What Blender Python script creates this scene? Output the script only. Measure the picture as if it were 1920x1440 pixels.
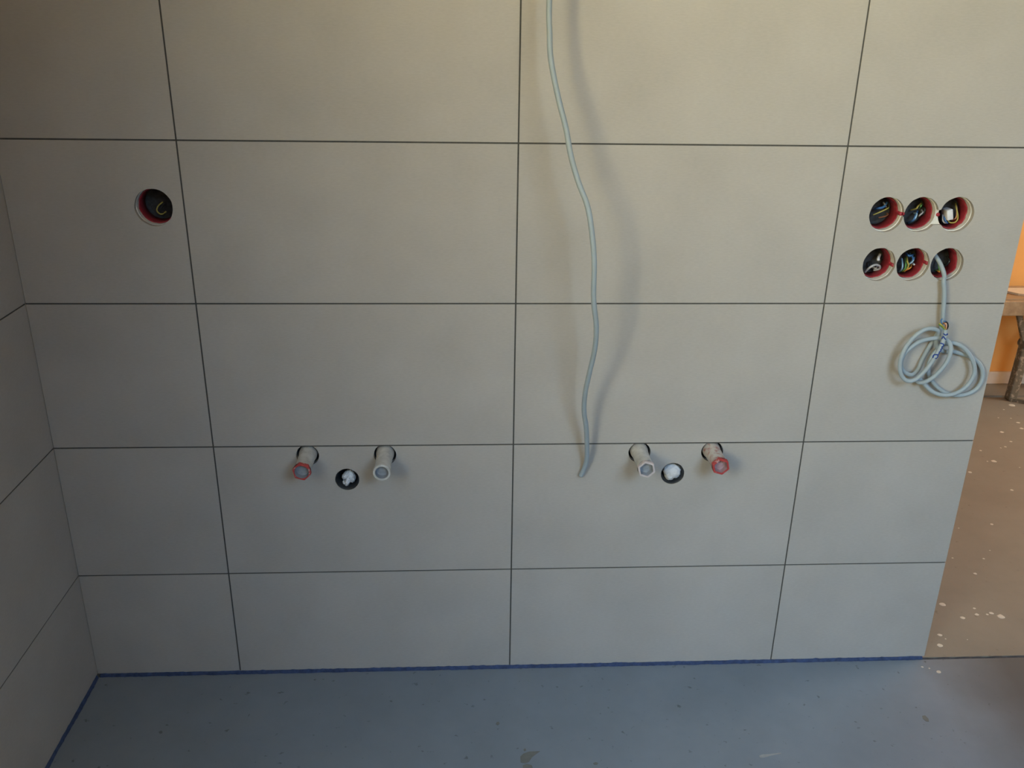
import bpy, bmesh, math, random
from mathutils import Vector, Matrix, noise
from mathutils.geometry import tessellate_polygon

random.seed(7)
for o in list(bpy.data.objects):
    bpy.data.objects.remove(o)
scene = bpy.context.scene
C = scene.collection

# ------------------------------------------------------------------ camera
CAM = Vector((-0.0968, -1.6464, 1.3558))
PITCH, ROLL, YAW, FPX = -0.38304, -0.01586, -0.05584, 1687.4
ROT = (Matrix.Rotation(YAW, 3, 'Z') @ Matrix.Rotation(PITCH, 3, 'X') @ Matrix.Rotation(ROLL, 3, 'Y'))
cd = bpy.data.cameras.new('camera')
cd.sensor_width = 36.0
cd.lens = FPX * 36.0 / 1920.0
cd.clip_start = 0.02
cam = bpy.data.objects.new('camera', cd)
C.objects.link(cam)
r_, f_, u_ = ROT.col[0], ROT.col[1], ROT.col[2]
mw = Matrix.Identity(4)
for i in range(3):
    mw[i][0], mw[i][1], mw[i][2], mw[i][3] = r_[i], u_[i], -f_[i], CAM[i]
cam.matrix_world = mw
scene.camera = cam


def ray(px, py):
    return ROT @ Vector(((px - 960) / FPX, 1.0, -(py - 720) / FPX))


def W(px, py, y=0.0):
    """point of the photograph on the vertical plane at depth y"""
    d = ray(px, py)
    return CAM + d * ((y - CAM.y) / d.y)


def F(px, py, z=0.0):
    """point of the photograph on a level plane at height z"""
    d = ray(px, py)
    return CAM + d * ((z - CAM.z) / d.z)


# ------------------------------------------------------------------ world, lights, exposure
vs = scene.view_settings
vs.view_transform = 'Standard'
vs.look = 'None'
vs.gamma = 1.0
vs.exposure = 0.06
vs.use_curve_mapping = False

world = bpy.data.worlds.new('world')
scene.world = world
world.use_nodes = True
bg = world.node_tree.nodes['Background']
bg.inputs[0].default_value = (0.55, 0.72, 1.0, 1)
bg.inputs[1].default_value = 0.3

X0, X1 = -0.911, 0.961          # tiled wall: left corner, free right end
XL, XR, YB = -2.4, 2.6, -2.6    # rest of the bathroom
YH = 1.70                       # far wall of the hall
XH = 4.2
CEIL = 2.6
# windows: x0, x1, z0, z1 in the bathroom's rear wall
WIN = [(0.40, 1.35, 1.30, 2.45), (-1.95, -0.85, 1.30, 2.45)]


def area(name, loc, direction, sx, sy, power, col):
    l = bpy.data.lights.new(name, 'AREA')
    l.shape = 'RECTANGLE'
    l.size, l.size_y = sx, sy
    l.energy = power
    l.color = col
    o = bpy.data.objects.new(name, l)
    C.objects.link(o)
    o.location = loc
    o.rotation_euler = Vector(direction).to_track_quat('-Z', 'Z').to_euler()
    return o


# daylight in the window openings: cool sky light heading down, warmer light off the sunny ground heading up
(ra, rb, rc, rd) = WIN[0]
(la, lb, lc, ld) = WIN[1]
LIGHTS = [
    ('window_sky_light', ((ra + rb) / 2, YB + .06, (rc + rd) / 2 + .1), (0.06, 1, -0.80), rb - ra - .06, .92, 94, 13.0, (0.44, 0.71, 1.0)),
    ('window_ground_light', ((ra + rb) / 2, YB + .08, (rc + rd) / 2 - .1), (0.06, 1, 0.20), rb - ra - .06, .92, 94, 4.5, (1.0, 0.80, 0.28)),
    ('window_sky_light', ((la + lb) / 2, YB + .06, (lc + ld) / 2 + .1), (0.65, 1, -0.95), lb - la - .06, .92, 100, 11.0, (0.42, 0.70, 1.0)),
    ('window_ground_light', ((la + lb) / 2, YB + .08, (lc + ld) / 2 - .1), (0.7, 1, 0.30), lb - la - .06, .92, 100, 29.5, (1.0, 0.79, 0.26)),
    ('hall_window_light', (XH - .06, 0.92, 1.5), (-1, 0, -0.15), 1.2, 1.3, 180, 58, (1.0, 0.96, 0.84)),
]
for (nm, loc, dr, sx, sy, spread, pw, col) in LIGHTS:
    area(nm, loc, dr, sx, sy, pw, col).data.spread = math.radians(spread)


# ------------------------------------------------------------------ materials
def mat(name, col, rough=0.6, var=0.0, scale=20.0, bump=0.0, spec=0.4, metal=0.0, col2=None, stretch=None,
        thr=None, rnd=0.0):
    m = bpy.data.materials.new(name)
    m.use_nodes = True
    nt = m.node_tree
    b = nt.nodes['Principled BSDF']
    b.inputs['Base Color'].default_value = (*col, 1)
    b.inputs['Roughness'].default_value = rough
    b.inputs['Specular IOR Level'].default_value = spec
    b.inputs['Metallic'].default_value = metal
    if var or bump or col2:
        tc = nt.nodes.new('ShaderNodeTexCoord')
        mp = nt.nodes.new('ShaderNodeMapping')
        geo = nt.nodes.new('ShaderNodeNewGeometry')
        nt.links.new(geo.outputs['Position'], mp.inputs[0])
        if stretch:
            mp.inputs['Scale'].default_value = stretch
        n = nt.nodes.new('ShaderNodeTexNoise')
        n.inputs['Scale'].default_value = scale
        n.inputs['Detail'].default_value = 6
        n.inputs['Roughness'].default_value = 0.62
        nt.links.new(mp.outputs[0], n.inputs[0])
        rp = nt.nodes.new('ShaderNodeValToRGB')
        lo, hi = thr if thr else (0.3, 0.7)
        rp.color_ramp.elements[0].position = lo
        rp.color_ramp.elements[1].position = hi
        c2 = col2 if col2 else tuple(c * (1 - var) for c in col)
        c1 = col if col2 else tuple(min(1, c * (1 + var)) for c in col)
        rp.color_ramp.elements[0].color = (*c2, 1)
        rp.color_ramp.elements[1].color = (*c1, 1)
        nt.links.new(n.outputs[0], rp.inputs[0])
        out = rp.outputs[0]
        if rnd:
            oi = nt.nodes.new('ShaderNodeObjectInfo')
            mr = nt.nodes.new('ShaderNodeMapRange')
            mr.inputs[3].default_value = 1 - rnd
            mr.inputs[4].default_value = 1 + rnd
            nt.links.new(oi.outputs['Random'], mr.inputs[0])
            hs = nt.nodes.new('ShaderNodeHueSaturation')
            nt.links.new(mr.outputs[0], hs.inputs['Value'])
            nt.links.new(out, hs.inputs['Color'])
            out = hs.outputs[0]
        nt.links.new(out, b.inputs['Base Color'])
        if bump:
            bp = nt.nodes.new('ShaderNodeBump')
            bp.inputs['Strength'].default_value = bump
            bp.inputs['Distance'].default_value = 0.002
            nt.links.new(n.outputs[0], bp.inputs['Height'])
            nt.links.new(bp.outputs[0], b.inputs['Normal'])
    return m


def tile_material():
    m = bpy.data.materials.new('beige_porcelain_tile')
    m.use_nodes = True
    nt = m.node_tree
    L = nt.links.new
    b = nt.nodes['Principled BSDF']
    b.inputs['Roughness'].default_value = 0.48
    b.inputs['Specular IOR Level'].default_value = 0.35
    geo = nt.nodes.new('ShaderNodeNewGeometry')
    oi = nt.nodes.new('ShaderNodeObjectInfo')
    mul = nt.nodes.new('ShaderNodeMath'); mul.operation = 'MULTIPLY'; mul.inputs[1].default_value = 37.0
    L(oi.outputs['Random'], mul.inputs[0])
    add = nt.nodes.new('ShaderNodeVectorMath'); add.operation = 'ADD'
    L(geo.outputs['Position'], add.inputs[0]); L(mul.outputs[0], add.inputs[1])
    cloud = nt.nodes.new('ShaderNodeTexNoise'); cloud.inputs['Scale'].default_value = 7.0; cloud.inputs['Detail'].default_value = 5
    L(add.outputs[0], cloud.inputs[0])
    mp = nt.nodes.new('ShaderNodeMapping'); mp.inputs['Scale'].default_value = (110, 110, 420)
    L(geo.outputs['Position'], mp.inputs[0])
    grain = nt.nodes.new('ShaderNodeTexNoise'); grain.inputs['Scale'].default_value = 1.0; grain.inputs['Detail'].default_value = 4
    L(mp.outputs[0], grain.inputs[0])
    r1 = nt.nodes.new('ShaderNodeValToRGB')
    r1.color_ramp.elements[0].position = 0.32; r1.color_ramp.elements[1].position = 0.68
    r1.color_ramp.elements[0].color = (0.465, 0.437, 0.413, 1)
    r1.color_ramp.elements[1].color = (0.512, 0.482, 0.457, 1)
    L(cloud.outputs[0], r1.inputs[0])
    r2 = nt.nodes.new('ShaderNodeValToRGB')
    r2.color_ramp.elements[0].position = 0.3; r2.color_ramp.elements[1].position = 0.7
    r2.color_ramp.elements[0].color = (0.93, 0.93, 0.93, 1)
    r2.color_ramp.elements[1].color = (1.0, 1.0, 1.0, 1)
    L(grain.outputs[0], r2.inputs[0])
    mx = nt.nodes.new('ShaderNodeMix'); mx.data_type = 'RGBA'; mx.blend_type = 'MULTIPLY'; mx.inputs[0].default_value = 1
    L(r1.outputs[0], mx.inputs[6]); L(r2.outputs[0], mx.inputs[7])
    L(mx.outputs[2], b.inputs['Base Color'])
    bp = nt.nodes.new('ShaderNodeBump'); bp.inputs['Strength'].default_value = 0.08; bp.inputs['Distance'].default_value = 0.001
    L(grain.outputs[0], bp.inputs['Height']); L(bp.outputs[0], b.inputs['Normal'])
    return m


def floor_material(name, base, base2, speck, amount, bare_shade=None):
    m = bpy.data.materials.new(name)
    m.use_nodes = True
    nt = m.node_tree
    L = nt.links.new
    b = nt.nodes['Principled BSDF']
    b.inputs['Roughness'].default_value = 0.62
    b.inputs['Specular IOR Level'].default_value = 0.3
    geo = nt.nodes.new('ShaderNodeNewGeometry')
    n = nt.nodes.new('ShaderNodeTexNoise'); n.inputs['Scale'].default_value = 4.5; n.inputs['Detail'].default_value = 8; n.inputs['Roughness'].default_value = .65
    L(geo.outputs['Position'], n.inputs[0])
    r1 = nt.nodes.new('ShaderNodeValToRGB')
    r1.color_ramp.elements[0].position = 0.3; r1.color_ramp.elements[1].position = 0.7
    r1.color_ramp.elements[0].color = (*base2, 1); r1.color_ramp.elements[1].color = (*base, 1)
    L(n.outputs[0], r1.inputs[0])
    s = nt.nodes.new('ShaderNodeTexNoise'); s.inputs['Scale'].default_value = 55; s.inputs['Detail'].default_value = 3
    L(geo.outputs['Position'], s.inputs[0])
    r2 = nt.nodes.new('ShaderNodeValToRGB')
    r2.color_ramp.elements[0].position = 0.67; r2.color_ramp.elements[1].position = 0.74
    r2.color_ramp.elements[0].color = (0, 0, 0, 1); r2.color_ramp.elements[1].color = (amount, amount, amount, 1)
    L(s.outputs[0], r2.inputs[0])
    mx = nt.nodes.new('ShaderNodeMix'); mx.data_type = 'RGBA'
    L(r2.outputs[0], mx.inputs[0]); L(r1.outputs[0], mx.inputs[6]); mx.inputs[7].default_value = (*speck, 1)
    res = mx.outputs[2]
    if bare_shade:
        # the blue-grey coat stops short of the doorway along a wavering edge; uncoated screed beyond it, with the corner's shade darkened into its colour
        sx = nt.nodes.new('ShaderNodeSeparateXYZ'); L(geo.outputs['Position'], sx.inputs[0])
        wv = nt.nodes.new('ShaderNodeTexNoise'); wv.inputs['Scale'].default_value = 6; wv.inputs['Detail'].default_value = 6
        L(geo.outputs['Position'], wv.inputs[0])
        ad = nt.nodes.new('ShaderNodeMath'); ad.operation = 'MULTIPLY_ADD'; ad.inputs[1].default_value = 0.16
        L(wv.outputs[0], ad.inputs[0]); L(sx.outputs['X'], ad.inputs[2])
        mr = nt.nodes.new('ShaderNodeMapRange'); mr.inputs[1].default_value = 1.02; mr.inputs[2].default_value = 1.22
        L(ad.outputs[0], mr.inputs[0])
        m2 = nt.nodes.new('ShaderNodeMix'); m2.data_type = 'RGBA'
        L(mr.outputs[0], m2.inputs[0]); L(res, m2.inputs[6]); m2.inputs[7].default_value = (*bare_shade, 1)
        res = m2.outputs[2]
    L(res, b.inputs['Base Color'])
    bp = nt.nodes.new('ShaderNodeBump'); bp.inputs['Strength'].default_value = 0.15; bp.inputs['Distance'].default_value = 0.004
    L(n.outputs[0], bp.inputs['Height']); L(bp.outputs[0], b.inputs['Normal'])
    return m


M = {}
M['tile'] = tile_material()
M['grout'] = mat('dark_grey_grout', (0.085, 0.083, 0.078), .9, .15, 120)
M['plaster'] = mat('white_plaster', (0.72, 0.71, 0.68), .85, .12, 60, .4)
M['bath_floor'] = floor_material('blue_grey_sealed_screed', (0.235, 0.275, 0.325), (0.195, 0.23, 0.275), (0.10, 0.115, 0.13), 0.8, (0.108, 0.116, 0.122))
M['hall_floor'] = floor_material('brown_grey_screed', (0.255, 0.238, 0.205), (0.215, 0.20, 0.172), (0.16, 0.14, 0.12), 0.6)
M['foam'] = mat('blue_foam_strip', (0.045, 0.072, 0.165), .85, .35, 90, .5)
M['gap'] = mat('dark_dirty_foam', (0.05, 0.056, 0.068), .9, .4, 60, .4)
M['paint_wall'] = mat('raw_wall_plaster', (0.50, 0.46, 0.40), .9, .03, 5)
M['ceiling'] = mat('pine_ceiling', (0.62, 0.45, 0.22), .7, .08, 5, stretch=(1, 12, 1))
M['orange'] = mat('orange_wall_paint', (0.83, 0.46, 0.15), .8, .05, 6)
M['skirting'] = mat('white_skirting', (0.68, 0.65, 0.60), .6, .06, 30)
M['frame_white'] = mat('white_window_frame', (0.8, 0.8, 0.8), .4, .02, 20)
M['red_plastic'] = mat('red_box_plastic', (0.35, 0.032, 0.048), .5, .3, 90, .3)
M['box_dark'] = mat('dusty_shaded_box_back', (0.045, 0.045, 0.05), .7, .5, 120, .2)
M['black_rubber'] = mat('black_rubber', (0.022, 0.026, 0.032), .55, .3, 60)
M['tissue'] = mat('white_tissue', (0.74, 0.75, 0.80), .9, .08, 80, .3)
M['cable'] = mat('pale_grey_cable_sheath', (0.355, 0.42, 0.475), .5, .04, 40)
M['ink'] = mat('blue_marker_ink', (0.01, 0.045, 0.27), .5, .1, 80)
M['plug_grey'] = mat('plaster_smudged_grey_plastic', (0.56, 0.56, 0.55), .65, .18, 70, .3)
M['plug_pink'] = mat('red_smudged_grey_plastic', (0.56, 0.53, 0.51), .65, 0, 90, .3, col2=(0.42, 0.20, 0.19), thr=(.36, .52))
M['plug_red'] = mat('worn_red_plastic', (0.46, 0.06, 0.06), .55, 0, 130, .3, col2=(0.60, 0.42, 0.40), thr=(.34, .44))
M['plug_rose'] = mat('pale_rose_plastic', (0.58, 0.52, 0.54), .55, .15, 90, .3)
M['plug_in'] = mat('grey_plastic_recess', (0.30, 0.32, 0.36), .55, .15, 90)
M['plug_in_rose'] = mat('rose_plastic_recess', (0.40, 0.27, 0.30), .55, .2, 90)
for k, c in dict(yellow=(0.42, 0.36, 0.09), green=(0.13, 0.32, 0.10), blue=(0.06, 0.17, 0.40), brown=(0.22, 0.08, 0.04),
                 black=(0.02, 0.02, 0.02), grey=(0.42, 0.42, 0.45), lightblue=(0.35, 0.55, 0.75), orange_w=(0.62, 0.25, 0.05),
                 copper=(0.75, 0.42, 0.28), white_w=(0.76, 0.76, 0.80)).items():
    M[k] = mat(k.replace('_w', '') + '_insulation', c, .45, .08, 60)
M['wood'] = mat('worn_wooden_plank', (0.40, 0.27, 0.15), .75, 0, 9, .4, col2=(0.27, 0.20, 0.12), stretch=(2, 14, 14))
M['wood_end'] = mat('plaster_stained_wood_edge', (0.47, 0.37, 0.24), .8, 0, 30, .4, col2=(0.27, 0.20, 0.13))
M['steel'] = mat('plaster_spattered_steel', (0.15, 0.14, 0.11), .6, 0, 55, .3, col2=(0.40, 0.35, 0.28), thr=(.38, .48))
M['board'] = mat('pale_offcut_board', (0.62, 0.54, 0.42), .8, .06, 30)
M['splash'] = mat('dried_white_paint', (0.56, 0.54, 0.48), .6, .06, 90)
M['smear'] = mat('olive_dirt_smear', (0.17, 0.175, 0.165), .8, .12, 60)
M['smear_pale'] = mat('pale_plaster_smear', (0.32, 0.33, 0.34), .8, .12, 60)
g = bpy.data.materials.new('window_glass')
g.use_nodes = True
g.node_tree.nodes['Principled BSDF'].inputs['Transmission Weight'].default_value = 1
g.node_tree.nodes['Principled BSDF'].inputs['Roughness'].default_value = 0.0
M['glass'] = g


# ------------------------------------------------------------------ helpers
def tag(o, label=None, cat=None, group=None, kind=None):
    if label: o['label'] = label
    if cat: o['category'] = cat
    if group: o['group'] = group
    if kind: o['kind'] = kind
    return o


def link(name, me, material, parent=None, smooth=False):
    o = bpy.data.objects.new(name, me)
    if material and not me.materials:
        me.materials.append(M[material])
    C.objects.link(o)
    if parent:
        o.parent = parent
        o.matrix_parent_inverse = parent.matrix_basis.inverted()
    if smooth:
        for p in me.polygons: p.use_smooth = True
    return o


def obj(name, bm, material, parent=None, smooth=False):
    bmesh.ops.recalc_face_normals(bm, faces=bm.faces)
    me = bpy.data.meshes.new(name)
    bm.to_mesh(me)
    bm.free()
    return link(name, me, material, parent, smooth)


def empty(name, loc):
    o = bpy.data.objects.new(name, None)
    o.location = loc
    o.empty_display_size = .05
    C.objects.link(o)
    return o


def box(bm, x0, x1, y0, y1, z0, z1, bev=0.0):
    vs_ = [bm.verts.new((x, y, z)) for x in (x0, x1) for y in (y0, y1) for z in (z0, z1)]
    fs = [(0, 1, 3, 2), (4, 6, 7, 5), (0, 4, 5, 1), (2, 3, 7, 6), (0, 2, 6, 4), (1, 5, 7, 3)]
    faces = [bm.faces.new([vs_[i] for i in f]) for f in fs]
    if bev:
        es = list({e for f in faces for e in f.edges})
        bmesh.ops.bevel(bm, geom=es, offset=bev, segments=2, affect='EDGES', profile=.5)


def boxes(name, lst, material, parent=None, bev=0.0):
    bm = bmesh.new()
    for b in lst: box(bm, *b, bev)
    return obj(name, bm, material, parent)


def plate(bm, loops, y0, y1):
    """flat panel in the xz plane between depths y0 (front) and y1 (back); loops[0] outline, others holes"""
    pts = [[Vector((x, z, 0)) for x, z in L] for L in loops]
    tris = tessellate_polygon(pts)
    flat = [p for L in pts for p in L]
    fr = [bm.verts.new((p.x, y0, p.y)) for p in flat]
    bk = [bm.verts.new((p.x, y1, p.y)) for p in flat]
    for t in tris:
        try:
            bm.faces.new([fr[i] for i in t])
            bm.faces.new([bk[i] for i in reversed(t)])
        except ValueError:
            pass
    k = 0
    for L in pts:
        n = len(L)
        for i in range(n):
            a, b = k + i, k + (i + 1) % n
            bm.faces.new((fr[a], fr[b], bk[b], bk[a]))
        k += n


def spline(pts, sub=8, closed=False):
    out = []
    P = [Vector(p) for p in pts]
    n = len(P)
    for i in range(n - 1):
        p0 = P[max(0, i - 1)]; p1 = P[i]; p2 = P[i + 1]; p3 = P[min(n - 1, i + 2)]
        for s in range(sub):
            t = s / sub
            out.append(0.5 * ((2 * p1) + (-p0 + p2) * t + (2 * p0 - 5 * p1 + 4 * p2 - p3) * t * t + (-p0 + 3 * p1 - 3 * p2 + p3) * t ** 3))
    out.append(P[-1])
    return out


def sweep(bm, pts, r, seg=10, cap=True):
    t0 = (pts[1] - pts[0]).normalized()
    nrm = t0.orthogonal().normalized()
    rings = []
    for i, p in enumerate(pts):
        a = pts[max(0, i - 1)]; b = pts[min(len(pts) - 1, i + 1)]
        t = (b - a).normalized()
        nrm = (nrm - t * nrm.dot(t)).normalized()
        bi = t.cross(nrm)
        rr = r(i / (len(pts) - 1)) if callable(r) else r
        rings.append([bm.verts.new(p + (nrm * math.cos(2 * math.pi * k / seg) + bi * math.sin(2 * math.pi * k / seg)) * rr) for k in range(seg)])
    for A, B in zip(rings, rings[1:]):
        for k in range(seg):
            bm.faces.new((A[k], A[(k + 1) % seg], B[(k + 1) % seg], B[k]))
    if cap:
        bm.faces.new(list(reversed(rings[0])))
        bm.faces.new(rings[-1])


def tube(name, pts, r, material, parent=None, seg=10, sub=8):
    bm = bmesh.new()
    sweep(bm, spline(pts, sub), r, seg)
    return obj(name, bm, material, parent, True)


def lathe(bm, prof, c, seg=32, close=False, hexa=None):
    """profile of (radius, y) turned about the y axis through c=(x, z)"""
    rings = []
    for i, (r, y) in enumerate(prof):
        ring = []
        for k in range(seg):
            a = 2 * math.pi * k / seg
            rr = r
            if hexa and hexa[i]:
                aa = (a + hexa[i]) % (math.pi / 3) - math.pi / 6
                rr = r * math.cos(math.pi / 6) / math.cos(aa) * 1.04
            ring.append(bm.verts.new((c[0] + rr * math.cos(a), y, c[1] + rr * math.sin(a))))
        rings.append(ring)
    for A, B in zip(rings, rings[1:]):
        for k in range(seg):
            bm.faces.new((A[k], A[(k + 1) % seg], B[(k + 1) % seg], B[k]))
    if close:
        bm.faces.new(rings[-1])
    return rings


def circle(cx, cz, r, n=40, jit=0.0, seed=0):
    out = []
    for k in range(n):
        a = 2 * math.pi * k / n
        rr = r + jit * noise.noise(Vector((math.cos(a) * 2.5 + seed, math.sin(a) * 2.5, seed * .7)))
        out.append((cx + rr * math.cos(a), cz + rr * math.sin(a)))
    return out


# ------------------------------------------------------------------ positions read off the wall plane
J = 0.003                                   # joint width
ROWS = [0.2611, 0.5589, 0.8566, 1.1543, 1.4520, 1.7497, 2.0474, 2.3451]
COLS = [-0.6, 0.0, 0.6]
BOX_L = (-0.654, 1.0365)
UP = [(0.6935, 1.0300), (0.7600, 1.0303), (0.8285, 1.0306)]
LOW = [(0.6955, 0.9342), (0.7620, 0.9344), (0.8290, 0.9345)]
BOXES = [BOX_L] + UP + LOW
RB = 0.0328
PIPES = [(-0.415, 0.5385), (-0.2600, 0.5380), (0.2599, 0.5385), (0.4108, 0.5390)]
RP = 0.0228
DRAINS = [(-0.3388, 0.4829), (0.3324, 0.4887)]
RD = 0.0245

# ------------------------------------------------------------------ the setting: floors
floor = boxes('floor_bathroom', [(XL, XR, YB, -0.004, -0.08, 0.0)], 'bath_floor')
tag(floor, 'blue-grey sealed screed floor in front of the tiled wall', 'floor', kind='structure')
hall = boxes('floor_hall', [(-1.2, XH, 0.004, 1.545, -0.08, 0.0), (-1.2, XH, 1.565, YH + .1, -0.08, 0.0), (-1.2, XH, 1.54, 1.57, -0.08, -0.012)], 'hall_floor')
tag(hall, 'brown-grey screed floor beyond the wall end, spattered with white paint', 'floor', kind='structure')

# ------------------------------------------------------------------ tiled wall: core with real cut-outs
bm = bmesh.new()
core_holes = [circle(x, z, 0.0314 + (.0016 if (x, z) == BOX_L else 0), 32) for x, z in BOXES]
core_holes += [circle(x, z, RP, 28) for x, z in PIPES] + [circle(x, z, RD, 28) for x, z in DRAINS]
plate(bm, [[(X0, 0), (X1 - .006, 0), (X1 - .006, CEIL), (X0, CEIL)]] + core_holes, 0.009, 0.095)
box(bm, X0, X1 - .006, 0.095, 0.135, 0, CEIL)
wall = obj('wall_back', bm, 'plaster')
tag(wall, 'wall of large beige tiles with dark joints and round cut-outs', 'wall', kind='structure')


def row_outline(seed):
    """outline of the three upper box cut-outs run together by two necks"""
    (c1, c2, c3) = UP
    R = RB + .0003
    out = []

    def arc(c, a0, a1, n, sd):
        for k in range(n + 1):
            a = a0 + (a1 - a0) * k / n
            rr = R + .0007 * noise.noise(Vector((math.cos(a) * 2.5 + sd, math.sin(a) * 2.5, sd)))
            out.append((c[0] + rr * math.cos(a), c[1] + rr * math.sin(a)))
    t12, b12, t23, b23 = .004, -.004, .009, -.0195
    A = lambda h: math.asin(h / R)
    arc(c1, A(t12), 2 * math.pi + A(b12), 34, 1.3)
    arc(c2, math.pi - A(b12), 2 * math.pi + A(b23), 16, 4.1)
    arc(c3, math.pi - A(b23), 3 * math.pi - A(t23), 34, 7.7)
    arc(c2, A(t23), math.pi - A(t12), 14, 9.2)
    return out


tile_mesh_cache = {}


def make_tile(x0, x1, z0, z1, holes=(), notches=()):
    a, b = x0 + J / 2, x1 - J / 2
    if x0 == X0: a = X0 + .0005
    if x1 == X1: b = X1
    c, d = z0 + J / 2, z1 - J / 2
    key = (round(b - a, 5), round(d - c, 5))
    if not holes and not notches:
        me = tile_mesh_cache.get(key)
        if me is None:
            bm = bmesh.new()
            plate(bm, [[(0, 0), (b - a, 0), (b - a, d - c), (0, d - c)]], 0, 0.009)
            bmesh.ops.recalc_face_normals(bm, faces=bm.faces)
            me = bpy.data.meshes.new('tile'); bm.to_mesh(me); bm.free()
            tile_mesh_cache[key] = me
        o = link('tile', me, 'tile', wall)
        o.location = (a, 0, c)
        return o
    outline = [(a, c), (b, c), (b, d)]
    for (cx, cz) in sorted(notches, key=lambda p: -p[0]):
        h = d - cz
        al = math.asin(h / RP)
        a0, a1 = al, -math.pi - al
        for k in range(33):
            t = a0 + (a1 - a0) * k / 32
            rr = RP + .0006 * noise.noise(Vector((math.cos(t) * 2 + cx * 9, math.sin(t) * 2, 3)))
            outline.append((cx + rr * math.cos(t), d if k in (0, 32) else min(d - .0002, cz + rr * math.sin(t))))
    outline.append((a, d))
    bm = bmesh.new()
    plate(bm, [outline] + list(holes), 0, 0.009)
    return obj('tile', bm, 'tile', wall)


zs = [0.0068 - J / 2] + ROWS + [CEIL]
xs = [X0] + COLS + [X1]
for i in range(len(xs) - 1):
    for j in range(len(zs) - 1):
        x0, x1, z0, z1 = xs[i], xs[i + 1], zs[j], zs[j + 1]
        holes, notches = [], []
        inside = lambda p: x0 < p[0] < x1 and z0 < p[1] < z1
        if inside(BOX_L): holes.append(circle(*BOX_L, RB + .001, 44, .0010, 2.2))
        if inside(UP[0]):
            holes.append(row_outline(1))
            for k, p in enumerate(LOW): holes.append(circle(*p, RB - .0006, 44, .0010, 5 + k * 2.3))
        for p in DRAINS:
            if inside(p): holes.append(circle(*p, RD, 36, .0006, p[0] * 10))
        for p in PIPES:
            if inside(p): notches.append(p)
        make_tile(x0, x1, z0, z1, holes, notches)

bm = bmesh.new()
for z in ROWS: box(bm, X0, X1 - .001, 0.0012, 0.0089, z - J / 2, z + J / 2)
for x in COLS:
    for a, b in zip(zs, zs[1:]): box(bm, x - J / 2, x + J / 2, 0.0012, 0.0089, a + J / 2, b - J / 2)
obj('grout', bm, 'grout', wall)

# ------------------------------------------------------------------ left wall, two tiles deep
LY = -1.5  # unseen front end lengthened to shade the left part of the main wall
wl = boxes('wall_left', [(X0 - .13, X0 - .009, LY + .0, 0.135, 0, CEIL)], 'plaster')
tag(wl, 'short side wall of beige tiles meeting the main wall at the left corner', 'wall', kind='structure')
for a, b in ((LY, -1.2), (-1.2, -.6), (-.6, 0.0)):
    for z0, z1 in zip(zs, zs[1:]):
        boxes('tile', [(X0 - .009, X0, a + (J / 2 if a != LY else 0), b - (J / 2 if b < 0 else .0), z0 + J / 2, z1 - J / 2)], 'tile', wl)
bm = bmesh.new()
for z in ROWS: box(bm, X0 - .0089, X0 - .0012, LY + .001, 0.0, z - J / 2, z + J / 2)
for y in (-.6, -1.2):
    for a, b in zip(zs, zs[1:]): box(bm, X0 - .0089, X0 - .0012, y - J / 2, y + J / 2, a + J / 2, b - J / 2)
obj('grout', bm, 'grout', wl)


# ragged blue foam strip standing out of the floor edge
def ragged(name, axis, a, b, fixed, out, label):
    bm = bmesh.new()
    n = int((b - a) / .006)
    rows = []
    for i in range(n + 1):
        t = a + (b - a) * i / n
        h = .0058 + .0016 * noise.noise(Vector((t * 22, fixed * 7, 1))) + .0020 * noise.noise(Vector((t * 90, fixed * 7, 4)))
        w = .0036 + .0012 * noise.noise(Vector((t * 30, fixed * 7, 8))) + .0010 * noise.noise(Vector((t * 120, 2, 8)))
        ring = []
        for (dy, dz) in ((0, 0.0002), (w * 1.25, 0.0002), (w, h * .6), (w * .6, h), (0, h + .0012)):
            ring.append(bm.verts.new((t, fixed + out * dy, dz) if axis == 'x' else (fixed + out * dy, t, dz)))
        rows.append(ring)
    for A, B in zip(rows, rows[1:]):
        for k in range(5): bm.faces.new((A[k], A[(k + 1) % 5], B[(k + 1) % 5], B[k]))
    bm.faces.new(rows[0]); bm.faces.new(list(reversed(rows[-1])))
    o = obj(name, bm, 'foam')
    return tag(o, label, 'edge strip', kind='structure')


ragged('trim_1', 'x', X0 + .006, X1 - .005, -.0002, -1, 'ragged blue foam strip along the foot of the main tiled wall')
ragged('trim_2', 'y', LY, -.007, X0 + .0002, 1, 'ragged blue foam strip along the foot of the left wall')
# strip sunk in the gap across the doorway, with a crumbly lip
bm = bmesh.new()
n = 170
rows = []
for i in range(n + 1):
    t = X1 - .012 + (1.9 - X1 + .012) * i / n
    h = -.0015 + .003 * noise.noise(Vector((t * 40, 5, 1)))
    rows.append([bm.verts.new(v) for v in ((t, -.0038, -.03), (t, .0038, -.03), (t, .0038, h), (t, -.0038, h - .001))])
for A, B in zip(rows, rows[1:]):
    for k in range(4): bm.faces.new((A[k], A[(k + 1) % 4], B[(k + 1) % 4], B[k]))
bm.faces.new(rows[0]); bm.faces.new(list(reversed(rows[-1])))
tag(obj('trim_3', bm, 'gap'), 'dark foam strip in the floor gap across the doorway', 'edge strip', kind='structure')

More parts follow.
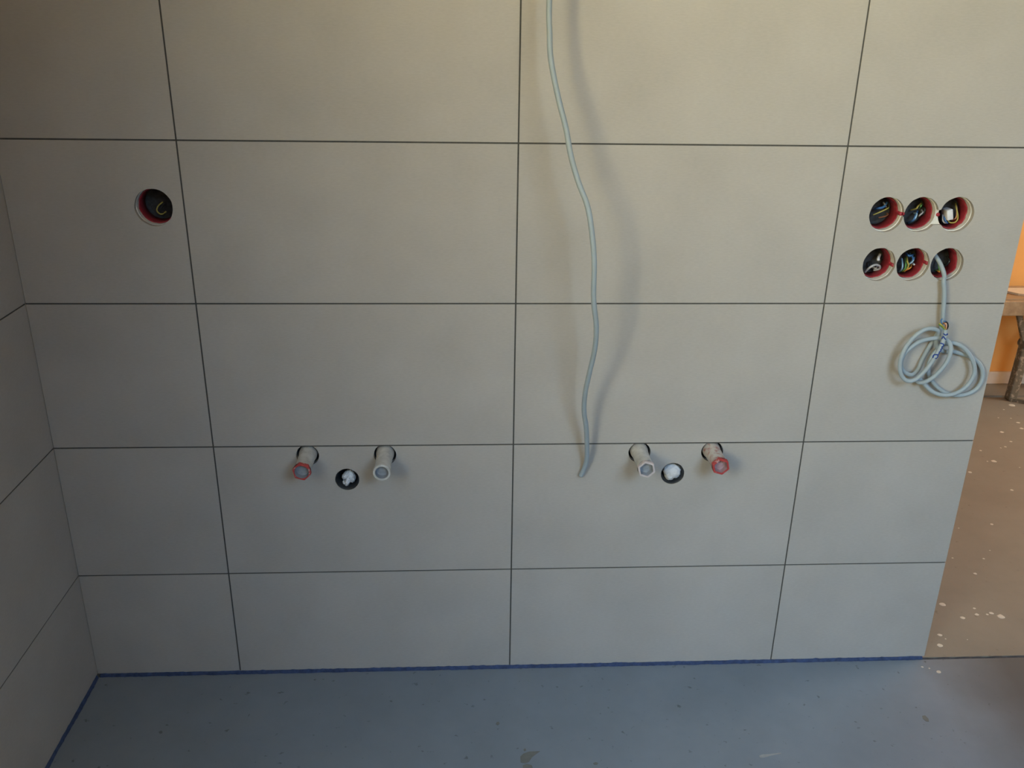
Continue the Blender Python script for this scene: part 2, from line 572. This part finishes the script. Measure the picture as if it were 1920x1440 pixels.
# ------------------------------------------------------------------ rest of the rooms
wd_ = boxes('wall_doorway', [(1.9, XR + .12, 0.0, 0.135, 0, CEIL), (X1, 1.9, 0.0, 0.135, 2.1, CEIL)], 'paint_wall')
tag(wd_, 'plain painted wall around the doorway right of the tiles', 'wall', kind='structure')
rear = []
xa = XL - .12
for (a, b, c, d) in sorted(WIN):
    rear += [(xa, a, YB - .2, YB, 0, CEIL), (a, b, YB - .2, YB, 0, c), (a, b, YB - .2, YB, d, CEIL)]
    xa = b
rear.append((xa, XR + .12, YB - .2, YB, 0, CEIL))
tag(boxes('wall_rear', rear, 'paint_wall'), 'painted rear wall with two windows behind the camera', 'wall', kind='structure')
tag(boxes('wall_right', [(XR, XR + .12, YB, 0.0, 0, CEIL)], 'paint_wall'), 'plain painted right side wall of the bathroom', 'wall', kind='structure')
tag(boxes('wall_far_left', [(XL - .12, XL, YB, LY, 0, CEIL), (XL, X0 - .13, LY, LY + .12, 0, CEIL)], 'paint_wall'), 'plain painted wall at the far left of the bathroom', 'wall', kind='structure')
tag(boxes('ceiling', [(XL - .12, XH + .12, YB - .2, YH + .1, CEIL, CEIL + .1)], 'ceiling'), 'pale pine ceiling over bathroom and hall', 'ceiling', kind='structure')
oh = boxes('wall_hall', [(-1.2, XH + .12, YH, YH + .12, 0, CEIL)], 'orange')
tag(oh, 'orange painted hall wall seen past the end of the tiled wall', 'wall', kind='structure')
tag(boxes('baseboard_hall', [(-1.2, XH, YH - .012, YH, 0, .052)], 'skirting', bev=.002), 'low white baseboard along the orange wall', 'baseboard', kind='structure')
tag(boxes('wall_hall_left', [(-1.32, -1.2, 0.135, YH + .12, 0, CEIL)], 'orange'), 'orange end wall of the hall hidden behind the tiles', 'wall', kind='structure')
tag(boxes('wall_hall_right', [(XH, XH + .12, 0.0, .3, 0, CEIL), (XH, XH + .12, 1.55, YH, 0, CEIL), (XH, XH + .12, .3, 1.55, 0, .8), (XH, XH + .12, .3, 1.55, 2.2, CEIL),
                              (XR + .12, XH, 0.0, .135, 0, CEIL)], 'orange'), 'orange end wall of the hall with its window', 'wall', kind='structure')
for i, (a, b, c, d) in enumerate(WIN):
    wn = boxes('window_%d' % (i + 1), [(a, a + .05, YB - .12, YB - .06, c, d), (b - .05, b, YB - .12, YB - .06, c, d), (a + .05, b - .05, YB - .12, YB - .06, c, c + .05), (a + .05, b - .05, YB - .12, YB - .06, d - .05, d)], 'frame_white')
    tag(wn, ['white window in the rear wall nearer the right wall', 'white window in the rear wall nearer the left end'][i], 'window', kind='structure')
    boxes('pane', [(a + .05, b - .05, YB - .096, YB - .084, c + .05, d - .05)], 'glass', wn)
wn = boxes('window_3', [(XH + .03, XH + .09, .3, .35, .8, 2.2), (XH + .03, XH + .09, 1.5, 1.55, .8, 2.2), (XH + .03, XH + .09, .35, 1.5, .8, .85), (XH + .03, XH + .09, .35, 1.5, 2.15, 2.2)], 'frame_white')
tag(wn, 'white window in the end wall of the hall', 'window', kind='structure')
boxes('pane', [(XH + .054, XH + .066, .35, 1.5, .85, 2.15)], 'glass', wn)


# ------------------------------------------------------------------ junction boxes with their wires
def junction_box(c, label, wires=(), group='red junction boxes in the tile cut-outs', tabs=(), seed=0, dr=0.0):
    t = empty('junction_box', (c[0], 0.03, c[1]))
    tag(t, label, 'junction box', group)
    bm = bmesh.new()
    ri, ro = .0288 + dr, .0306 + dr
    y0, y1 = .0180, .048
    rings = lathe(bm, [(ro, y0 + .001), (ro - .0006, y0), (ri + .0003, y0), (ri, y0 + .0008), (ri - .0010, y1), (ri + .0006, y1 + .0003)], c, 36)
    # uneven rim
    for rg, amt in ((rings[0], .004), (rings[1], .006), (rings[2], .006), (rings[3], .005)):
        for v in rg:
            v.co.y += amt * noise.noise(Vector(((v.co.x - c[0]) * 90 + seed, (v.co.z - c[1]) * 90, seed)))
    obj('cup', bm, 'red_plastic', t, True)
    bm = bmesh.new()
    lathe(bm, [(ri - .0002, y1 - .0005), (ri - .0012, y1 + .012), (ri - .004, .0595), (.020, .0605), (.004, .0600)], c, 28, close=True)  # dark lining continues up the cup wall, painting in the shade deep inside
    obj('cup_base', bm, 'box_dark', t, True)
    for (a, rr) in tabs:        # little red screw lugs on the rim
        bm = bmesh.new()
        x, z = c[0] + rr * math.cos(a), c[1] + rr * math.sin(a)
        lathe(bm, [(.0001, .0065), (.0028, .0065), (.0036, .0075), (.0036, .020)], (x, z), 12)
        obj('screw_lug', bm, 'red_plastic', t, True)
    R = .0285
    for (name, col, pts, rad) in wires:
        P = []
        for (u, v, y) in pts:      # u, v as seen across the mouth of the box; followed in to depth y
            y = min(y, .052)
            q = CAM + (Vector((c[0] + u * R, 0, c[1] + v * R)) - CAM) * ((y - CAM.y) / -CAM.y)
            du, dv = q.x - c[0], q.z - c[1]
            k = min(1.0, .0262 / max(1e-6, math.hypot(du, dv)))
            P.append((c[0] + du * k, y, c[1] + dv * k))
        tube(name, P, rad, col, t, 8, 6)
    return t


wr = .0013
junction_box(BOX_L, 'single dark junction box alone in the tile beside the left corner', [
    ('yellow_wire', 'yellow', [(.62, .35, .056), (.3, .1, .045), (.18, -.2, .042), (.4, -.42, .046), (.75, -.25, .055)], wr),
    ('black_wire', 'black', [(.7, .2, .058), (.45, .0, .046), (.4, -.25, .046), (.7, -.4, .056)], wr * 1.3)], seed=1, dr=.0020)
junction_box(UP[0], 'leftmost junction box of the upper row, a yellow wire slanting across it', [
    ('yellow_wire', 'yellow', [(-.9, -.02, .036), (-.4, .2, .034), (.02, .42, .04), (.1, .5, .056)], wr),
    ('brown_wire', 'brown', [(-.5, -.2, .042), (-.1, -.12, .038), (.35, -.08, .045), (.45, -.05, .058)], wr),
    ('blue_wire', 'blue', [(-.85, .35, .055), (-.6, .42, .04), (-.3, .5, .042), (-.1, .8, .055)], wr * 1.8),
    ('grey_wire', 'grey', [(-.35, .8, .057), (-.2, .62, .045), (-.12, .5, .058)], wr * 1.3)],
    tabs=[(0.0, .0315)], seed=2)
junction_box(UP[1], 'middle junction box of the upper row, with a curled blue wire', [
    ('blue_wire', 'blue', [(-.3, .22, .058), (-.36, .0, .036), (-.45, -.35, .032), (-.75, -.6, .05)], wr * 1.5),
    ('blue_wire', 'lightblue', [(-.52, .1, .058), (-.3, .05, .034), (-.38, -.3, .032), (-.6, -.5, .055)], wr * 1.1),
    ('yellow_wire', 'yellow', [(-.15, .75, .055), (-.32, .55, .04), (-.4, .4, .04), (-.75, .3, .055)], wr * 1.2),
    ('green_wire', 'green', [(.0, .75, .057), (-.12, .58, .042), (-.2, .42, .058)], wr * 1.2),
    ('grey_wire', 'grey', [(.2, .3, .057), (.08, .15, .038), (-.1, -.05, .036), (.05, -.25, .05)], wr * 1.2),
    ('black_wire', 'black', [(.6, .6, .057), (.25, .4, .04), (.2, .0, .04), (.45, -.3, .055)], wr * 1.4)],
    tabs=[(math.pi, .0315)], seed=3)
b3 = junction_box(UP[2], 'rightmost junction box of the upper row, holding a white plug and yellow wire', [
    ('yellow_wire', 'yellow', [(-.22, .75, .055), (-.12, .45, .03), (.05, .05, .026), (.12, -.3, .027), (-.05, -.52, .028), (-.4, -.5, .032), (-.6, -.2, .05)], wr),
    ('copper_wire', 'copper', [(-.1, .65, .057), (-.05, .3, .033), (.0, -.2, .031), (-.2, -.42, .045)], wr),
    ('blue_wire', 'blue', [(-.9, .1, .05), (-.75, -.3, .034), (-.55, -.55, .036), (-.35, -.62, .055)], wr * 1.6),
    ('grey_wire', 'grey', [(-.95, .0, .04), (-.88, -.35, .028), (-.7, -.55, .028), (-.55, -.5, .04)], wr * 1.1)],
    tabs=[(math.pi + .05, .0318)], seed=4)
bm = bmesh.new()
cx, cz = UP[2][0] + .0025, UP[2][1] - .0060
box(bm, cx - .0062, cx + .0062, .026, .05, cz - .0105, cz + .0105, .0022)
bmesh.ops.rotate(bm, verts=bm.verts, cent=(cx, .035, cz), matrix=Matrix.Rotation(math.radians(-14), 3, 'Y'))
o = obj('plug_connector', bm, 'white_w', b3, True)
o['label'] = 'white plastic plug connector'
junction_box(LOW[0], 'leftmost junction box of the lower row, with a grey cable curl', [
    ('grey_wire', 'grey', [(-.9, -.55, .035), (-.6, -.2, .026), (-.25, -.02, .026), (.05, -.1, .03), (.1, -.35, .036), (-.2, -.55, .045)], wr * 1.7),
    ('white_wire', 'white_w', [(-.05, .7, .058), (-.12, .45, .036), (-.1, .3, .03)], .003),
    ('grey_wire', 'grey', [(-.6, -.1, .05), (-.2, -.25, .04), (.05, -.2, .05)], wr * 1.4),
    ('grey_wire', 'black', [(-.7, .2, .055), (-.5, -.2, .045), (-.2, -.45, .055)], wr * 1.5)],
    tabs=[(-.1, .0316)], seed=5)
junction_box(LOW[1], 'middle junction box of the lower row, with a bunch of coloured wires', [
    ('light_blue_wire', 'lightblue', [(-.85, .4, .05), (-.72, .0, .032), (-.72, -.3, .032), (-.9, -.6, .045)], wr * 1.3),
    ('green_wire', 'green', [(-.6, .45, .05), (-.5, .05, .032), (-.5, -.3, .032), (-.75, -.6, .045)], wr * 1.2),
    ('yellow_wire', 'yellow', [(-.52, .55, .052), (-.42, .2, .03), (-.3, -.1, .029), (-.5, -.5, .04)], wr * 1.2),
    ('yellow_wire', 'yellow', [(-.05, .3, .055), (-.25, .05, .031), (-.33, -.25, .03), (-.55, -.52, .042)], wr),
    ('blue_wire', 'blue', [(-.35, .75, .052), (-.08, .45, .034), (-.1, .2, .031), (-.35, -.02, .036)], wr * 1.5),
    ('blue_wire', 'blue', [(-.6, .75, .055), (-.4, .6, .036), (-.2, .62, .04), (-.1, .7, .056)], wr * 1.7),
    ('light_blue_wire', 'lightblue', [(.0, .5, .05), (-.02, .28, .029), (-.2, .08, .029), (-.4, -.05, .04)], wr),
    ('orange_wire', 'orange_w', [(.1, -.1, .052), (-.12, -.2, .032), (-.35, -.35, .032), (-.65, -.5, .045)], wr * 1.2),
    ('white_wire', 'white_w', [(.3, -.15, .056), (.12, -.02, .04), (.0, .1, .056)], wr * 1.2)],
    tabs=[(.02, .0318)], seed=6)
junction_box(LOW[2], 'rightmost junction box of the lower row, the coiled cable coming out of it', [
    ('green_wire', 'green', [(-.7, .3, .055), (-.55, -.1, .042), (-.45, -.4, .042), (-.6, -.7, .055)], wr * 1.3),
    ('orange_wire', 'orange_w', [(-.6, -.45, .05), (-.42, -.52, .038), (-.3, -.7, .05)], wr * 1.2),
    ('black_wire', 'black', [(.2, .6, .056), (.3, .2, .04), (.2, -.3, .045), (.5, -.5, .056)], wr * 1.6)], seed=7)


# ------------------------------------------------------------------ capped water pipes
def water_pipe(c, end_px, label, body, rim, inner, hexed, inner_hex, r_end):
    # length from where its end sits in the picture along the pipe's axis
    best, L = 1e9, .05
    for k in range(20, 90):
        l = k * .001
        d = ROT.transposed() @ (Vector((c[0], -l, c[1])) - CAM)
        e = (960 + FPX * d.x / d.y - end_px[0]) ** 2 + (720 - FPX * d.z / d.y - end_px[1]) ** 2
        if e < best: best, L = e, l
    print('pipe', c, 'length', L, 'err', best ** .5)
    t = empty('capped_water_pipe', (c[0], .02, c[1]))
    tag(t, label, 'pipe', 'capped water pipes sticking out of the tiles')
    ph = .3
    bm = bmesh.new()
    lathe(bm, [(RP - .0003, .0095), (RP - .0008, .0092), (.0200, .030), (.005, .034)], c, 32, close=True)
    obj('sleeve', bm, 'black_rubber', t, True)
    bm = bmesh.new()
    lathe(bm, [(.0182, .033), (.0182, .004), (.0172, -.004), (.0164, -.012), (.0158, -L * .55), (.0160, -L * .8), (r_end - .0006, -L + .008)], c, 36)
    obj('pipe_body', bm, body, t, True)
    h = ph if hexed else None
    hi = ph if inner_hex else None
    ro, ri = r_end, r_end - .0045
    bm = bmesh.new()
    lathe(bm, [(ro - .0012, -L + .010), (ro, -L + .009), (ro, -L + .001), (ro - .0008, -L), (ri + .0006, -L), (ri, -L + .0012)], c, 48, hexa=[h] * 4 + [hi] * 2)
    rim_o = obj('plug_rim', bm, rim, t)
    bm = bmesh.new()
    lathe(bm, [(ri, -L + .0010), (ri * .94, -L + .013), (ri * .5, -L + .0135), (.0006, -L + .0125)], c, 48, close=True, hexa=[hi, hi, None, None])
    obj('plug_recess', bm, inner, rim_o)
    return t, L


water_pipe(PIPES[0], (569, 887), 'leftmost capped pipe, grey with a red hexagonal rim', 'plug_grey', 'plug_red', 'plug_in', True, False, .0180)
water_pipe(PIPES[1], (715, 887), 'all grey capped pipe with round rim, right of the crumpled tissue', 'plug_grey', 'plug_grey', 'plug_in', False, False, .0172)
water_pipe(PIPES[2], (1210, 882), 'grey capped pipe with pale rose hexagonal rim near the hanging cable end', 'plug_grey', 'plug_rose', 'plug_in', True, True, .0180)
water_pipe(PIPES[3], (1348, 878), 'rightmost capped pipe, red smudged with a red hexagonal rim', 'plug_pink', 'plug_red', 'plug_in_rose', True, True, .0178)


# ------------------------------------------------------------------ drain openings stuffed with tissue
def drain(c, label):
    t = empty('drain_outlet', (c[0], .03, c[1]))
    tag(t, label, 'drain', 'drain outlets in the tiles')
    bm = bmesh.new()
    lathe(bm, [(RD - .0002, .0090), (RD - .0003, .0012), (RD - .0012, .0012), (RD - .0030, .006), (RD - .004, .014), (RD - .0045, .05)], c, 36)
    obj('seal_ring', bm, 'black_rubber', t, True)
    bm = bmesh.new()
    lathe(bm, [(RD - .0044, .049), (.01, .0495), (.001, .0496)], c, 24, close=True)
    obj('drain_back', bm, 'black_rubber', t, True)


drain(DRAINS[0], 'black drain outlet between the two left pipes')
drain(DRAINS[1], 'black drain outlet between the two right pipes')


def crumple(name, lobes, label, sub=4, amp=.16, freq=95, group='tissue wads in the drains'):
    """one continuous crumpled wad: lobes = (x, y, z, rx, ry, rz, roll)"""
    bm = bmesh.new()
    for (x, y, z, rx, ry, rz, a) in lobes:
        tmp = bmesh.ops.create_icosphere(bm, subdivisions=sub, radius=1)
        Rm = Matrix.Rotation(a, 3, 'Y')
        for v in tmp['verts']:
            n = v.co.normalized()
            q = n * 1.7 + Vector((x * 300, z * 300, 1))
            s = 1 + amp * (1 - 2 * abs(noise.noise(q * 1.6))) - amp * .5 + .09 * (1 - 2 * abs(noise.noise(q * 4.0)))
            p = Rm @ Vector((n.x * rx * s, n.y * ry * s, n.z * rz * s)) * 1.12
            v.co = Vector((x, y, z)) + p
    o = obj(name, bm, 'tissue', None, True)
    return tag(o, label, 'tissue', group)


(cx, cz) = (DRAINS[0][0] - .001, DRAINS[0][1] - .0065)
crumple('tissue_wad', [(cx + .0075, .021, cz + .0040, .0070, .010, .0115, -.15), (cx - .0030, .020, cz + .0075, .0090, .010, .0048, -.75),
                       (cx - .0005, .0195, cz - .0055, .0048, .010, .0105, .45), (cx - .0065, .022, cz - .0105, .0042, .008, .0040, .2)],
        'torn crumpled tissue in the drain between the left pipes', amp=.35)
(cx, cz) = (DRAINS[1][0] + .002, DRAINS[1][1] - .0055)
crumple('tissue_wad', [(cx + .0005, .0175, cz + .0035, .0165, .012, .0145, .35), (cx - .003, .017, cz - .003, .010, .011, .0125, .2)],
        'smooth round tissue wad in the drain between the right pipes', amp=.12)

# ------------------------------------------------------------------ hanging cable
RC = 0.0047
hang = [(1030, 0, .085), (1030.5, 60, .09), (1033, 112, .095), (1046, 180, .105), (1061, 240, .114), (1070, 290, .121), (1084, 340, .130),
        (1101, 385, .139), (1109, 430, .145), (1114, 490, .148), (1113, 560, .143), (1118, 612, .130), (1115, 655, .113), (1105, 700, .094), (1097.5, 735, .079),
        (1095, 770, .062), (1099, 800, .048), (1100.5, 835, .033), (1100, 860, .021), (1095.5, 878, .013), (1088.7, 892, .009)]
P = [W(x, y, -d) for x, y, d in hang]
top = P[0]
P = [Vector((top.x - .01, -.05, CEIL - .001)), Vector((top.x + .008, -.075, 2.2)), Vector((top.x + .01, -.085, 1.8)), Vector((top.x + .003, -.085, 1.55))] + P
cab = empty('hanging_cable', (top.x, -.08, CEIL))
tag(cab, 'pale grey cable hanging loose down the middle of the tiled wall', 'cable')
tube('sheath', P, RC, 'cable', cab, 14, 10)
e = P[-1]; dirn = (P[-1] - P[-2]).normalized()
for k, colr in enumerate(('blue', 'brown', 'yellow')):
    off = Vector((math.cos(k * 2.1), 0, math.sin(k * 2.1))) * .0019
    tube('conductor', [e - dirn * .002 + off, e + dirn * .0006 + off], .0012, colr, cab, 8, 2)

# ------------------------------------------------------------------ coiled cable from the lower right box
S = 5.538
coil_px = [  # x, y in the enlarged crop (origin 1640, 500), distance from the wall in mm
    (715, 150, 13), (722, 230, 14), (722, 320, 15), (714, 440, 16), (708, 540, 15), (696, 620, 11), (655, 690, 8), (600, 780, 7), (540, 880, 7), (485, 985, 8),
    (455, 1060, 12), (400, 1118, 19), (335, 1112, 22), (285, 1062, 24), (275, 985, 26), (310, 905, 27), (380, 835, 27), (470, 778, 26), (560, 752, 25), (650, 742, 25),
    (730, 748, 27), (780, 800, 30), (790, 870, 33), (765, 960, 34), (710, 1045, 33), (630, 1130, 30), (550, 1185, 26), (480, 1205, 20), (436, 1188, 12), (450, 1160, 9),
    (490, 1185, 11), (535, 1240, 15), (600, 1298, 19), (700, 1332, 22), (810, 1325, 23), (910, 1278, 23), (990, 1200, 23), (1035, 1105, 23), (1028, 1005, 22), (975, 900, 20),
    (900, 825, 17), (820, 792, 13), (730, 800, 9), (650, 860, 7), (585, 950, 7), (556, 1050, 8), (570, 1140, 9), (630, 1230, 9), (720, 1300, 10), (830, 1336, 11),
    (950, 1325, 11), (1050, 1275, 11), (1110, 1190, 11), (1122, 1095, 10), (1085, 1005, 9), (1010, 945, 8), (910, 907, 7), (810, 882, 8), (720, 882, 12), (655, 845, 17),
    (640, 780, 20), (662, 715, 23), (660, 668, 27), (600, 643, 31), (520, 655, 33), (430, 712, 34), (345, 805, 34), (285, 915, 34), (262, 1030, 34), (280, 1130, 35),
    (340, 1185, 37), (420, 1172, 39), (500, 1105, 41), (580, 1010, 42), (645, 905, 43), (700, 800, 43), (728, 715, 42), (737, 655, 41)]
CP = [W(1640 + x / S, 500 + y / S, -d * .001) for x, y, d in coil_px]
c3 = LOW[2]
start = [Vector((c3[0] - .016, .050, c3[1] + .014)), Vector((c3[0] - .0135, .028, c3[1] + .012)), Vector((c3[0] - .008, .010, c3[1] - .001)), Vector((c3[0] - .0042, -.005, c3[1] - .019))]
coil = empty('coiled_cable', (c3[0], 0.0, c3[1]))
tag(coil, 'pale grey cable wound in loops, hanging from the lower right junction box', 'cable')
RK = .0042
tube('sheath', start + CP, RK, 'cable', coil, 14, 8)
# bared ends of the conductors at the end of the coil
e = CP[-1]
wir = [('yellow_green_conductor', 'yellow', [(737, 655, 41), (712, 622, 43), (688, 600, 43), (672, 592, 40)], .0016),
       ('green_conductor', 'green', [(730, 655, 41), (700, 625, 41), (680, 610, 40), (668, 603, 37)], .0015),
       ('brown_conductor', 'brown', [(742, 650, 41), (738, 610, 45), (728, 588, 46), (712, 590, 44)], .0017),
       ('copper_conductor', 'copper', [(742, 645, 43), (745, 612, 47), (738, 592, 48), (728, 596, 47)], .0013),
       ('black_conductor', 'black', [(745, 655, 40), (762, 620, 42), (756, 585, 42), (735, 573, 40)], .0014),
       ('blue_conductor', 'blue', [(725, 650, 40), (700, 600, 41), (690, 560, 38), (700, 545, 34)], .0014),
       ('blue_conductor', 'blue', [(715, 572, 33), (728, 566, 34), (745, 572, 36), (752, 582, 38)], .0013)]
for nme, colr, pts, rad in wir:
    tube(nme, [W(1640 + x / S, 500 + y / S, -d * .001) for x, y, d in pts], rad, colr, coil, 8, 5)
# marker writing along the last stretch of the sheath (strokes on its surface)
strokes = [[(300, 1290), (325, 1205), (400, 1180), (430, 1215), (395, 1285), (345, 1290)],
           [(345, 1190), (420, 1180), (455, 1150), (470, 1095), (510, 1070), (515, 1015), (550, 995), (545, 945), (585, 915), (595, 870), (555, 850), (515, 850)],
           [(560, 715), (590, 690), (615, 650), (635, 690), (670, 735)], [(625, 565), (655, 595), (690, 590), (725, 560), (725, 605)]]


def nearest_front(p2):
    """point of the sheath's front surface in line with a picture point"""
    q = W(p2[0], p2[1], -.043)
    best = min(((a - q).length, a) for a in SP) if False else min(SP, key=lambda a: (a.x - q.x) ** 2 + (a.z - q.z) ** 2)
    dx = min(.92, math.hypot(q.x - best.x, q.z - best.z) / RK)
    return Vector((q.x, best.y - RK * math.sqrt(1 - dx * dx) + .0004, q.z))


SP = spline(CP[-9:], 20)
bm = bmesh.new()
for st in strokes:
    sweep(bm, spline([nearest_front((1730 + x / 16, 590 + y / 16)) for x, y in st], 4), .00125, 6)
ink = obj('marker_writing', bm, 'ink', coil, True)
ink['label'] = 'blue handwritten marker lettering on the sheath'

# ------------------------------------------------------------------ low work bench in the hall
bx = F(1893, 750)
by = 1.50
zt = .425
bench = empty('work_bench', (2.3, 1.57, 0))
tag(bench, 'low wooden work bench on spattered steel legs before the orange wall', 'bench')
boxes('plank', [(1.72, 3.3, by - .015, 1.665, zt - .052, zt)], 'wood', bench, .004)
boxes('front_rail', [(1.72, 3.3, by - .034, by - .0155, zt - .062, zt - .006)], 'wood_end', bench, .003)


def flat_bar(name, p, q, w, d, material, parent):
    """bar of rectangular section between two points, w wide in x, d deep in y"""
    bm = bmesh.new()
    p, q = Vector(p), Vector(q)
    t = (q - p).normalized()
    sx = Vector((0, 1, 0)).cross(t).normalized()
    sy = t.cross(sx).normalized()
    vs_ = []
    for c0 in (p, q):
        vs_.append([bm.verts.new(c0 + sx * a * w / 2 + sy * b * d / 2) for a, b in ((-1, -1), (1, -1), (1, 1), (-1, 1))])
    for k in range(4): bm.faces.new((vs_[0][k], vs_[0][(k + 1) % 4], vs_[1][(k + 1) % 4], vs_[1][k]))
    bm.faces.new(list(reversed(vs_[0]))); bm.faces.new(vs_[1])
    bmesh.ops.bevel(bm, geom=list(bm.edges), offset=min(w, d) * .12, segments=2, affect='EDGES', profile=.5)
    return obj(name, bm, material, parent)


for k, xo in enumerate((0.0, 1.05)):
    for m, yy in enumerate((by + .022, 1.635)):
        sgn = 1 if k == 0 else -1
        foot = Vector((2.050 + xo + .18 * m, yy, 0.0))
        knee = foot + Vector((.008 * sgn, 0, .235))
        flat_bar('leg', foot + Vector((0, 0, .001)), knee, .033, .034, 'steel', bench)
        flat_bar('strut', knee + Vector((0, -.002, -.012)), (knee.x - .062, yy - .002, zt - .055), .020, .016, 'steel', bench)
        flat_bar('strut', knee + Vector((0, .002, -.012)), (knee.x + .085, yy + .002, zt - .055), .020, .016, 'steel', bench)
        bm = bmesh.new()
        lathe(bm, [(.0005, yy - .026), (.019, yy - .026), (.021, yy - .022), (.021, yy + .02)], (knee.x, knee.z), 20)
        obj('hinge_joint', bm, 'steel', bench, True)
for xo in (0.0, 1.05):
    flat_bar('floor_strip', (2.040 + xo, by + .010, .007), (2.24 + xo, by - .115, .007), .016, .012, 'steel', bench)  # low thin strip on the floor, slanting out from the leg
# pale offcut lying on the bench
bm = bmesh.new()
ol = [(1.930, 1.600), (1.985, 1.525), (2.06, 1.497), (2.28, 1.492), (2.32, 1.610)]
lo = [bm.verts.new((x, y, zt + .0005)) for x, y in ol]
hi = [bm.verts.new((x, y, zt + .0085)) for x, y in ol]
bm.faces.new(list(reversed(lo))); bm.faces.new(hi)
for i in range(5): bm.faces.new((lo[i], lo[(i + 1) % 5], hi[(i + 1) % 5], hi[i]))
tag(obj('board_offcut', bm, 'board'), 'pale offcut of board lying on the low bench', 'board')


# ------------------------------------------------------------------ paint drips and smears on the floors
def blob_mesh(name, seed, h, n=14, elong=1.0):
    bm = bmesh.new()
    ring, ring2 = [], []
    for k in range(n):
        a = 2 * math.pi * k / n
        rr = 1 + .28 * noise.noise(Vector((math.cos(a) * 1.4 + seed * 3.1, math.sin(a) * 1.4, seed)))
        ring.append(bm.verts.new((rr * math.cos(a) * elong, rr * math.sin(a), 0)))
        ring2.append(bm.verts.new((.8 * rr * math.cos(a) * elong, .8 * rr * math.sin(a), h)))
    for k in range(n): bm.faces.new((ring[k], ring[(k + 1) % n], ring2[(k + 1) % n], ring2[k]))
    bm.faces.new(ring2)
    bmesh.ops.recalc_face_normals(bm, faces=bm.faces)
    me = bpy.data.meshes.new(name)
    bm.to_mesh(me); bm.free()
    return me


drip = [blob_mesh('paint_drip', s, .12, elong=1.35) for s in range(4)]
for m_ in drip: m_.materials.append(M['splash'])
a = [(420, 640, 30), (705, 675, 14), (728, 730, 19), (600, 760, 22), (822, 730, 12), (858, 718, 20), (945, 748, 32), (395, 915, 22), (447, 950, 7), (395, 1008, 26),
     (643, 957, 6), (385, 1247, 22), (238, 1203, 12), (300, 1215, 8), (713, 362, 16), (790, 228, 11), (510, 222, 10), (845, 153, 7)]
spots = [(1680 + x / 4.8, 1000 + y / 4.8, r / 4.8) for x, y, r in a]
a = [(545, 388, 22), (640, 487, 15), (583, 541, 14), (325, 580, 13), (463, 690, 28), (215, 805, 20), (650, 990, 18), (440, 1345, 18), (750, 350, 20), (715, 290, 20),
     (640, 245, 9), (565, 155, 10), (97, 1385, 9), (650, 110, 34), (535, 553, 9), (395, 692, 9), (730, 755, 8), (510, 240, 9)]
spots += [(1780 + x / 5.536, 740 + y / 5.536, r / 5.536) for x, y, r in a]
for i, (px, py, rp) in enumerate(spots):
    p = F(px, py)
    par = floor if p.y < -.004 else hall
    dist = (p - CAM).length
    s = rp * dist / FPX * .66
    o = link('paint_drip', drip[i % 4], None, par)
    o.location = (p.x, p.y, 0)
    o.rotation_euler = (0, 0, random.uniform(-.5, .5))
    o.scale = (s, s * random.uniform(1.0, 1.35), s)


def smear(px_pts, material, name='dirt_smear'):
    bm = bmesh.new()
    P_ = [F(x, y) for x, y in px_pts]
    lo = [bm.verts.new((p.x, p.y, 0.0)) for p in P_]
    hi = [bm.verts.new((p.x, p.y, 0.0006)) for p in P_]
    n = len(P_)
    bm.faces.new(hi)
    for i in range(n): bm.faces.new((lo[i], lo[(i + 1) % n], hi[(i + 1) % n], hi[i]))
    return obj(name, bm, material, floor)


def c2(pts): return [(700 + x / 2.743, 1180 + y / 2.743) for x, y in pts]
def c8(pts): return [(1400 + x / 3.692, 1100 + y / 3.692) for x, y in pts]


smear(c2([(757, 685), (756, 655), (772, 640), (800, 630), (858, 627), (835, 643), (815, 660), (800, 682), (780, 690)]), 'smear')
smear(c2([(768, 700), (790, 692), (815, 700), (820, 712), (770, 713)]), 'smear')
smear(c2([(1130, 690), (1142, 683), (1157, 688), (1152, 696), (1138, 697)]), 'smear')
smear(c2([(630, 488), (634, 478), (646, 476), (650, 487), (640, 494)]), 'smear')
smear(c2([(772, 620), (780, 612), (786, 622), (778, 628)]), 'smear')
smear(c8([(1215, 895), (1235, 892), (1258, 915), (1262, 935), (1240, 932), (1220, 915)]), 'smear')
smear(c8([(85, 1172), (110, 1162), (160, 1160), (235, 1150), (240, 1157), (170, 1170), (115, 1185), (92, 1184)]), 'smear_pale', 'plaster_smear')
